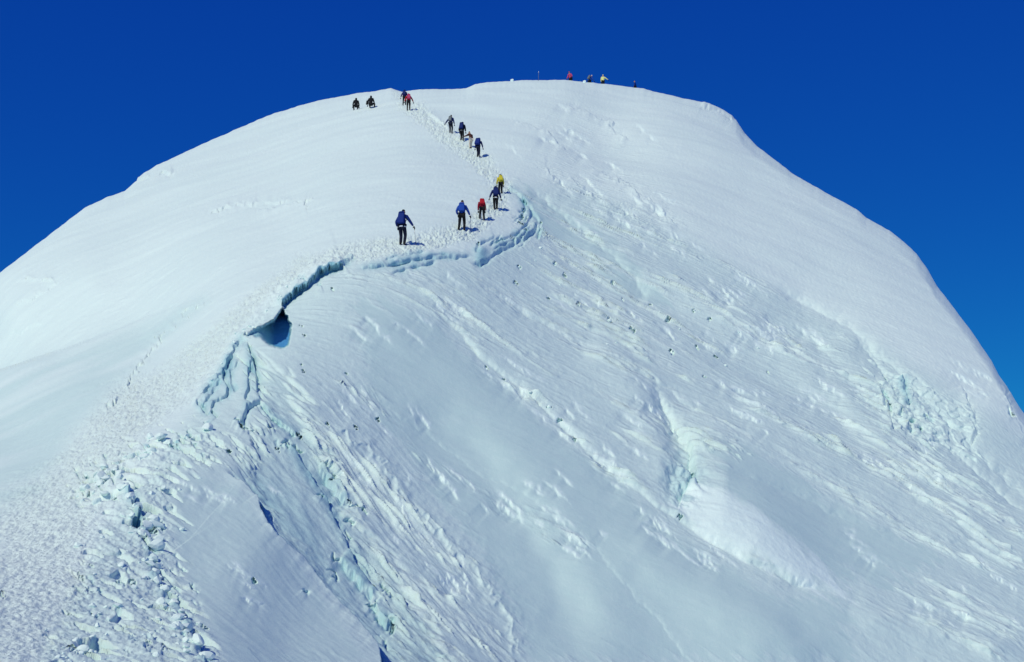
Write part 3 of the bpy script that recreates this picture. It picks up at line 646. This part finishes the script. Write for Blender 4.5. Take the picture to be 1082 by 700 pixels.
def person(label, px, py, hpx, yaw=0, lean=.15, jacket='navy', trousers='black', pack=None, hat='black', gloves='black',
           hands=((-.3, .15, .85), (.3, .15, .85)), feet=((-.12, -.12), (.12, .16)), sit=False, slope=.25, pocket=None, hood=False, headturn=0, group=None, sink=.04, back=0.0):
    hip = .93 if not sit else .40
    ux = Vector((0, math.sin(lean), math.cos(lean)))
    Pv = Vector((0, -.03 if not sit else -.1, hip)); Ch = Pv + ux * .36; Sh = Pv + ux * .47; Nk = Pv + ux * .56
    hd = Vector((math.sin(headturn) * .15, math.sin(lean * 1.25), math.cos(lean * 1.25))).normalized()
    H1 = Nk + hd * .10; H2 = Nk + hd * .22; fwd = Vector((math.sin(headturn), math.cos(headturn), -.25 * 1)).normalized()
    V_ = [Pv, Pv + ux * .18, Ch, Sh, Nk, H1, H2, H1 + fwd * .095 + hd * .035]
    E = [(0, 1), (1, 2), (2, 3), (3, 4), (4, 5), (5, 6), (5, 7)]
    Rr = [(.14, .11), (.125, .10), (.15, .11), (.12, .085), (.058, .058), (.082, .092), (.074, .085), .016]
    arms = []; legs = []
    for s, ht in zip((-1, 1), hands):
        sh = Sh + Vector((s * .185, 0, -.02)); el, wr = ik(sh, ht, .29, .25, (s * .5, -.6, -.5))
        arms.append((sh, el, wr)); i = len(V_); V_ += [sh, el, wr]; E += [(3, i), (i, i + 1), (i + 1, i + 2)]; Rr += [.062, .043, .028]
        j = len(V_); V_ += [H1 + Vector((s * .088, 0, 0))]; E += [(5, j)]; Rr += [.018]
    for s, ft in zip((-1, 1), feet):
        hp = Pv + Vector((s * .095, 0, -.04)); fz = .09 + slope * ft[1]
        kn, an = ik(hp, (ft[0], ft[1], fz), .43, .41, (s * (.35 if sit else .05), 1, .15))
        legs.append((hp, kn, an)); i = len(V_); toe = an + Vector((s * .04, .15, -.045 + slope * .1))
        V_ += [hp, kn, an, toe]; E += [(0, i), (i, i + 1), (i + 1, i + 2), (i + 2, i + 3)]; Rr += [.088, .058, .038, .032]
    body = link('person', skin_mesh(V_, E, Rr, 0, 1), M['skin'])
    tag(body, label, 'person', group)
    # clothing
    jv = [Pv - ux * .06, Pv + ux * .12, Ch, Sh, Nk - ux * .01]; je = [(0, 1), (1, 2), (2, 3), (3, 4)]
    jr = [(.19, .155), (.175, .15), (.20, .16), (.165, .125), (.085, .085)]
    for (sh, el, wr) in arms:
        i = len(jv); jv += [sh, el, wr - (wr - el) * .05]; je += [(3, i), (i, i + 1), (i + 1, i + 2)]; jr += [.095, .070, .052]
    if hood:
        i = len(jv); jv += [H1 - fwd * .02, H2 - fwd * .015]; je += [(4, i), (i, i + 1)]; jr += [(.112, .115), (.098, .10)]
    link('jacket', skin_mesh(jv, je, jr, 0, 1), M[jacket], body)
    tv = [Pv - ux * .02]; te = []; tr = [(.165, .14)]
    for (hp, kn, an) in legs:
        i = len(tv); tv += [hp, hp.lerp(kn, .5), kn, kn.lerp(an, .6), an]; te += [(0, i), (i, i + 1), (i + 1, i + 2), (i + 2, i + 3), (i + 3, i + 4)]
        tr += [.118, .100, .080, .072, .064]
    link('trousers', skin_mesh(tv, te, tr, 0, 1), M[trousers], body)
    for s, (hp, kn, an) in zip((-1, 1), legs):
        bv = [an + Vector((0, 0, .10)), an + Vector((0, -.02, -.03)), an + Vector((s * .01, .06, -.045 + slope * .05)), an + Vector((s * .04, .18, -.05 + slope * .13))]
        link('boot', skin_mesh(bv, [(0, 1), (1, 2), (2, 3)], [(.062, .068), (.058, .065), (.052, .05), (.048, .036)], 0, 1), M['boot'], body)
    for s, (sh, el, wr) in zip((-1, 1), arms):
        link('glove', hand_mesh(wr, el, s), M[gloves], body)
    if hat and not hood:
        link('hat', skin_mesh([H1 + hd * .045 - fwd * .012, H2 - fwd * .012, H2 + hd * .045], [(0, 1), (1, 2)], [(.098, .104), (.088, .095), (.04, .045)], 0, 1), M[hat], body)
    elif not hood:
        link('hair', skin_mesh([H1 - fwd * .03, H2 - fwd * .015], [(0, 1)], [(.088, .092), (.084, .09)], 0, 1), M['hair'], body)
    # goggles over the eyes
    rt = hd.cross(fwd).normalized(); gv = [H1 + fwd * .085 + hd * .06 + rt * k for k in (-.055, -.02, .02, .055)]
    gv[0] -= fwd * .03; gv[3] -= fwd * .03
    link('goggles', skin_mesh(gv, [(0, 1), (1, 2), (2, 3)], [.022, .026, .026, .022], 1, 1), M['lens'], body)
    if pack:
        pc, w_, h_, d_ = pack
        bm = bmesh.new(); bmesh.ops.create_cube(bm, size=1)
        for v in bm.verts:
            v.co.x *= w_ * (1.0 if v.co.z < 0 else .88); v.co.y *= d_ * (1.0 if v.co.z < 0 else .75); v.co.z *= h_
        bmesh.ops.bevel(bm, geom=list(bm.edges), offset=min(w_, d_) * .24, segments=3, profile=.6, affect='EDGES')
        rot = Matrix.Rotation(-lean, 4, 'X'); ctr = Sh - ux * (h_ * .36) + rot @ Vector((0, -.14 - d_ / 2, 0))
        bm.transform(Matrix.Translation(ctr) @ rot); bp_ = link('backpack', bm_mesh('backpack', bm), M[pc], body)
        bm = bmesh.new(); bmesh.ops.create_cube(bm, size=1)
        for v in bm.verts: v.co.x *= w_ * .84; v.co.y *= d_ * .9; v.co.z *= .12
        bmesh.ops.bevel(bm, geom=list(bm.edges), offset=.04, segments=3, affect='EDGES')
        bm.transform(Matrix.Translation(ctr + ux * (h_ * .5 + .02)) @ rot); link('lid', bm_mesh('lid', bm), M[pc], bp_)
        for s in (-1, 1):
            a = ctr + ux * (h_ * .4) + Vector((s * .11, d_ * .4, 0)); b = Sh + Vector((s * .12, .03, .085)); c_ = Ch + Vector((s * .14, .165, -.02)); e_ = ctr - ux * (h_ * .35) + Vector((s * .16, d_ * .45, 0))
            link('strap', skin_mesh([a, b, c_, e_], [(0, 1), (1, 2), (2, 3)], [(.028, .012)] * 4, 0, 1), M['black'], bp_)
    if pocket:   # pale hem or harness band across the seat
        n = 14; bm = bmesh.new(); ctr = Pv - ux * .05
        rg = [[bm.verts.new(ctr + ux * z_ + Vector((math.cos(k * 2 * math.pi / n) * rr, math.sin(k * 2 * math.pi / n) * rr * .82, 0))) for k in range(n)] for z_, rr in ((-.035, .2), (.035, .2), (.035, .18), (-.035, .18))]
        for a_ in range(4):
            for k in range(n): bm.faces.new((rg[a_][k], rg[a_][(k + 1) % n], rg[(a_ + 1) % 4][(k + 1) % n], rg[(a_ + 1) % 4][k]))
        link('harness_belt', bm_mesh('harness_belt', bm), M[pocket], body)
    g = ground(px, py); dist = g.y; top_z = (H2 + hd * .09).z - min(legs[0][2].z, legs[1][2].z) + .09
    sc = hpx * dist / F / top_z
    if back:     # stands beyond the crest
        g = g + Vector((g.x / g.y * back, back, back * g.z / g.y - .012 * back * back - .04 * back))
    body.location = g - Vector((0, 0, sink)); body.rotation_euler = (0, 0, yaw); body.scale = (sc,) * 3
    print('person', label[:40], 'scale %.2f dist %.0f' % (sc, dist))
    return body, arms

def pole(label, body, arm, tip, group='trekking poles'):
    """trekking pole from a gloved hand down to the snow"""
    sh, el, wr = arm; f = (wr - el).normalized(); hnd = wr + f * .09
    mw = Matrix.Translation(body.location) @ Matrix.Rotation(body.rotation_euler.z, 4, 'Z') @ Matrix.Scale(body.scale[0], 4)
    a = mw @ hnd; tipw = mw @ Vector(tip)
    root = bpy.data.objects.new('trekking_pole', None); col.objects.link(root); root.location = tipw; tag(root, label, 'pole', group)
    d = (a - tipw); n = d.normalized(); s = body.scale[0]
    bm = bmesh.new(); tube(bm, (0, 0, 0), d + n * .02, .006 * s, .011 * s, 8); link('shaft', bm_mesh('shaft', bm), M['metal'], root)
    bm = bmesh.new(); tube(bm, d - n * .07 * s, d + n * .07 * s, .016 * s, .02 * s, 10); link('grip', bm_mesh('grip', bm), M['black'], root)
    bm = bmesh.new(); tube(bm, n * .06 * s, n * .075 * s, .045 * s, .03 * s, 12); link('basket', bm_mesh('basket', bm), M['black'], root)
    return root

# ------------------------------------------------------------------ the climbers
G1 = 'climbers walking up the ridge trail'
b, a = person('person in navy jacket with large navy backpack, lowest climber, standing alone left of the others', 425, 259, 42, yaw=-.25, lean=.20, jacket='deepblue', trousers='navytrousers', pack=('deepblue', .33, .52, .17),
              hat='navytrousers', pocket='white', hands=((-.28, .12, .92), (.52, .32, .82)), feet=((-.07, -.03), (.08, .06)), group=G1)
pole('thin pole held by the lowest climber in the navy jacket', b, a[1], (.52, .42, .10))
b, a = person('person in bright blue jacket with pale collar and dark trousers, leaning on a pole', 489, 242, 36.5, yaw=-.1, lean=.14, jacket='blue', trousers='black', hat='black', pack=('blue', .34, .42, .16),
              hands=((-.25, .15, .95), (.40, .25, .92)), feet=((-.17, -.08), (.12, .02)), group=G1)
pole('thin pole held by the climber in the bright blue jacket', b, a[1], (.45, .30, .08))
b, a = person('person bent forward in red jacket, between the bright blue and the navy climbers', 510, 232, 26.5, yaw=.15, lean=.55, jacket='darkred', trousers='black', hat='black', pack=('red', .36, .42, .2),
              hands=((-.22, .38, .75), (.26, .30, .62)), feet=((-.14, .06), (.13, -.08)), group=G1)
b, a = person('person in navy jacket with white belt, arms held out, below the yellow climber', 524, 221, 29.5, yaw=.1, lean=.22, jacket='navy', trousers='black', hat='navytrousers', pack=('navy', .36, .46, .2), pocket='white',
              hands=((-.40, .05, .85), (.40, .3, .90)), feet=((-.06, -.08), (.10, .10)), group=G1)
b, a = person('person in yellow jacket with dark hood, just above the navy climber with the white belt', 529, 204, 24.5, yaw=.2, lean=.30, jacket='yellow', trousers='black', hat='black', pack=('yellow', .30, .40, .16),
              hands=((-.24, .3, .85), (.30, .3, .80)), feet=((-.1, -.05), (.12, .12)), group=G1)
b, a = person('person bent low with large deep blue backpack, lowest of the upper four', 505, 166, 22.5, yaw=-.35, lean=.45, jacket='navy', trousers='navytrousers', hat='navytrousers', pack=('deepblue', .46, .56, .26),
              hands=((-.45, .25, .62), (.35, .3, .70)), feet=((-.1, .1), (.12, -.1)), group=G1)
b, a = person('person in cream trousers and brown top reaching left, just above the deep blue backpack', 498, 156, 22, yaw=.6, lean=.40, jacket='brown', trousers='cream', hat='brown',
              hands=((-.62, .2, 1.1), (.26, .3, .85)), feet=((-.12, -.05), (.12, .1)), group=G1)
b, a = person('person in dark navy clothing with pale belt walking, second from top of the upper four', 488, 149, 23.5, yaw=-.3, lean=.28, jacket='navytrousers', trousers='black', hat='navytrousers', pack=('navy', .34, .5, .2), pocket='grey',
              hands=((-.3, .25, .9), (.25, .25, .85)), feet=((-.13, .15), (.15, -.15)), group=G1)
b, a = person('person in dark jacket, left arm stretched out, topmost of the upper four climbers', 476, 142, 22, yaw=-.3, lean=.2, jacket='navy', trousers='navytrousers', hat='black', pack=('grey', .3, .4, .16),
              hands=((-.60, .2, 1.0), (.28, .2, .85)), feet=((-.06, .0), (.08, .1)), group=G1)
pole('thin pole planted left of the topmost climber of the upper four', b, a[0], (-.75, .35, .15))
b, a = person('person in red jacket, arms apart, below the purple-clad climber near the left crest', 432, 117, 21, yaw=.2, lean=.22, jacket='red', trousers='black', hat='pink', pack=('pink', .32, .4, .18),
              hands=((-.38, .1, .85), (.50, .15, .85)), feet=((-.1, .08), (.1, -.12)), group=G1)
b, a = person('person in purple jacket close behind the red climber near the left crest', 427, 111.5, 19.5, yaw=-.1, lean=.2, jacket='purple', trousers='black', hat='navytrousers', pack=('navy', .32, .4, .2),
              hands=((-.40, .1, .9), (.3, .2, .85)), feet=((-.12, -.1), (.1, .1)), group=G1)
G2 = 'resting climbers left of the trail top'
person('person in black sitting on the snow near the left crest, left of the pair', 376, 117, 14, yaw=.2, lean=.12, jacket='black', trousers='black', hood=True, sit=True, hands=((-.36, .05, .10), (.36, .08, .10)),
       feet=((-.16, .35), (.16, .35)), slope=.15, group=G2, sink=.0)
person('person in black sitting on the snow near the left crest, right of the pair', 392, 115, 15, yaw=-.2, lean=.08, jacket='black', trousers='black', hood=True, sit=True, hands=((-.40, .05, .10), (.38, .08, .10)),
       feet=((-.18, .35), (.18, .35)), slope=.15, group=G2, sink=.0)
# small pack standing in the snow between them
g = ground(387.5, 108.5)
bm = bmesh.new(); bmesh.ops.create_cube(bm, size=1)
for v in bm.verts: v.co.x *= .26 * (1 if v.co.z < 0 else .55); v.co.y *= .2; v.co.z *= .45
bmesh.ops.bevel(bm, geom=list(bm.edges), offset=.05, segments=3, affect='EDGES'); bm.transform(Matrix.Translation((0, 0, .2)))
pk = link('backpack', bm_mesh('backpack', bm), M['black'], None, g); tag(pk, 'small black pack standing upright in snow between the two seated figures', 'backpack')
bm = bmesh.new(); tube(bm, (0, 0, .40), (0, .0, .5), .03, .02, 8); link('top_loop', bm_mesh('top_loop', bm), M['black'], pk)

G3 = 'people on the summit skyline'
def crest_y(px): return float(np.interp(px, U, YS))
for (px, hv, kw) in [
    (603, 9.0, dict(label='person in pink and red jacket on the skyline, leftmost person at the summit', jacket='pink', hat='red', yaw=2.4, lean=.35, hands=((-.5, .3, .95), (.3, .3, .9)))),
    (623, 8.5, dict(label='person in blue jacket and white hat on the skyline, just left of the yellow figure', jacket='blue', hat='white', yaw=-1.0, lean=.45, hands=((-.3, .3, .9), (.3, .4, .9)), pack=('grey', .3, .4, .2))),
    (637.5, 10.0, dict(label='person in pale yellow jacket with one arm held out on the summit skyline', jacket='paleyellow', hat='paleyellow', yaw=0, lean=.08, hands=((-.22, .1, .8), (.62, .1, 1.12)))),
    (671, 8.0, dict(label='person in dark blue clothing on the skyline, rightmost person at the summit', jacket='deepblue', hat='deepblue', yaw=1.4, lean=.1))]:
    person(kw.pop('label'), px, crest_y(px) + .5, 17.5, group=G3, trousers='black', back=5.0 + (10 - hv) * .7, **kw)

g = ground(569, crest_y(569) + 1); bm = bmesh.new(); tube(bm, (0, 0, -.1), (0.01, 0, 1.0), .022, .018, 8); wd = link('marker_wand', bm_mesh('marker_wand', bm), M['grey'], None, g)
tag(wd, 'thin pale stick standing in the snow on the skyline, left of the summit people', 'marker stick')
bm = bmesh.new(); tube(bm, (0, 0, 1.0), (.012, 0, 1.12), .035, .03, 8); link('tip', bm_mesh('tip', bm), M['white'], wd)
# ------------------------------------------------------------------ loose blocks of snow
random.seed(4)
def chunk_mesh(seed):
    r = random.Random(seed); bm = bmesh.new(); bmesh.ops.create_icosphere(bm, subdivisions=2, radius=.5)
    pl = [(Vector((r.uniform(-1, 1), r.uniform(-1, 1), r.uniform(-1, 1))).normalized(), r.uniform(.26, .40)) for _ in range(9)]
    for v in bm.verts:
        for n, d in pl:
            k = v.co.dot(n)
            if k > d: v.co -= n * (k - d)
        v.co += Vector((r.uniform(-1, 1), r.uniform(-1, 1), r.uniform(-1, 1))) * .012
        v.co.z *= .8
    return bm_mesh('snow_chunk', bm, False)
CH = [chunk_mesh(k) for k in range(7)]
for m_ in CH: m_.materials.append(SNOW)
def put_chunk(px, py, size, label, group, first=[True]):
    g = ground(px, py); o = bpy.data.objects.new('snow_chunk', random.choice(CH)); col.objects.link(o)
    s = size * g.y / F; o.scale = (s * random.uniform(.8, 1.6), s * random.uniform(.7, 1.2), s * random.uniform(.7, 1.2))
    o.rotation_euler = (random.uniform(-.5, .5), random.uniform(-.5, .5), random.uniform(0, 6.28)); o.location = g + Vector((0, 0, s * random.uniform(-.05, .2)))
    tag(o, label, 'snow chunk', group)
for (x, y, s_) in [(597, 290, 6), (644, 340, 6), (668, 349, 6), (710, 373, 7), (648, 297, 5), (545, 299, 4), (549, 282, 5), (579, 315, 4), (706, 336, 5), (750, 338, 4), (689, 319, 4), (586, 279, 4),
                   (737, 366, 4), (757, 375, 4), (744, 399, 4), (651, 364, 4), (659, 315, 4), (733, 328, 4), (610, 323, 4), (699, 327, 3), (720, 345, 3), (812, 391, 3), (566, 275, 3), (571, 262, 4), (575, 250, 3), (592, 300, 3), (800, 367, 3), (780, 352, 3), (768, 384, 3), (640, 366, 3)]:
    put_chunk(x, y, s_, 'small icy snow chunk scattered on the open face right of the climbers', 'snow chunks on the open face')
for (x, y, s_) in [(515, 389, 4), (534, 399, 4), (581, 429, 5), (592, 442, 6), (608, 462, 5), (560, 415, 4), (640, 486, 3), (665, 506, 3), (719, 545, 5)]:
    put_chunk(x, y, s_, 'small icy snow chunk lying along the long diagonal groove of the face', 'snow chunks along the diagonal groove')
n = 0; jj = np.argwhere((rub > .4) & (PX > 0) & (PX < 240) & (PY < 705) & (PY > 450))
rs = np.random.RandomState(8)
while n < 236:
    i, j = jj[rs.randint(len(jj))]
    if rs.rand() > .12 + .95 * rubc[i, j]: continue
    put_chunk(float(PX[i, j]), float(PY[i, j]), float((3 + 9 * rs.rand() ** 1.8) * (1.0 + .5 * rubc[i, j])), 'angular snow block among the broken rubble beside the lower trail', 'snow blocks in the lower rubble'); n += 1
for k in range(26):      # crumbs along the broken lip
    t_ = random.random(); lp = [(214, 424), (232, 398), (244, 374), (258, 357), (284, 332), (300, 314), (330, 294), (362, 278)]; q_ = t_ * (len(lp) - 1); i_ = int(q_); f_ = q_ - i_
    put_chunk(lp[i_][0] * (1 - f_) + lp[i_ + 1][0] * f_ + random.uniform(-7, 1), lp[i_][1] * (1 - f_) + lp[i_ + 1][1] * f_ + random.uniform(-6, 1), random.uniform(2.5, 5), 'snow crumb on the broken cornice rim around the dark blue hollow', 'snow crumbs on the cornice rim')
for x in (541, 618):
    g = ground(x, crest_y(x) + 1); o = bpy.data.objects.new('snow_chunk', CH[x % 7]); col.objects.link(o); o.scale = (.45, .4, .5); o.location = g + Vector((0, 0, .12))
    tag(o, 'white snow lump on the skyline %s' % ('left of all the summit people' if x == 541 else 'between the pink and the blue summit people'), 'snow chunk', 'snow lumps on the skyline')
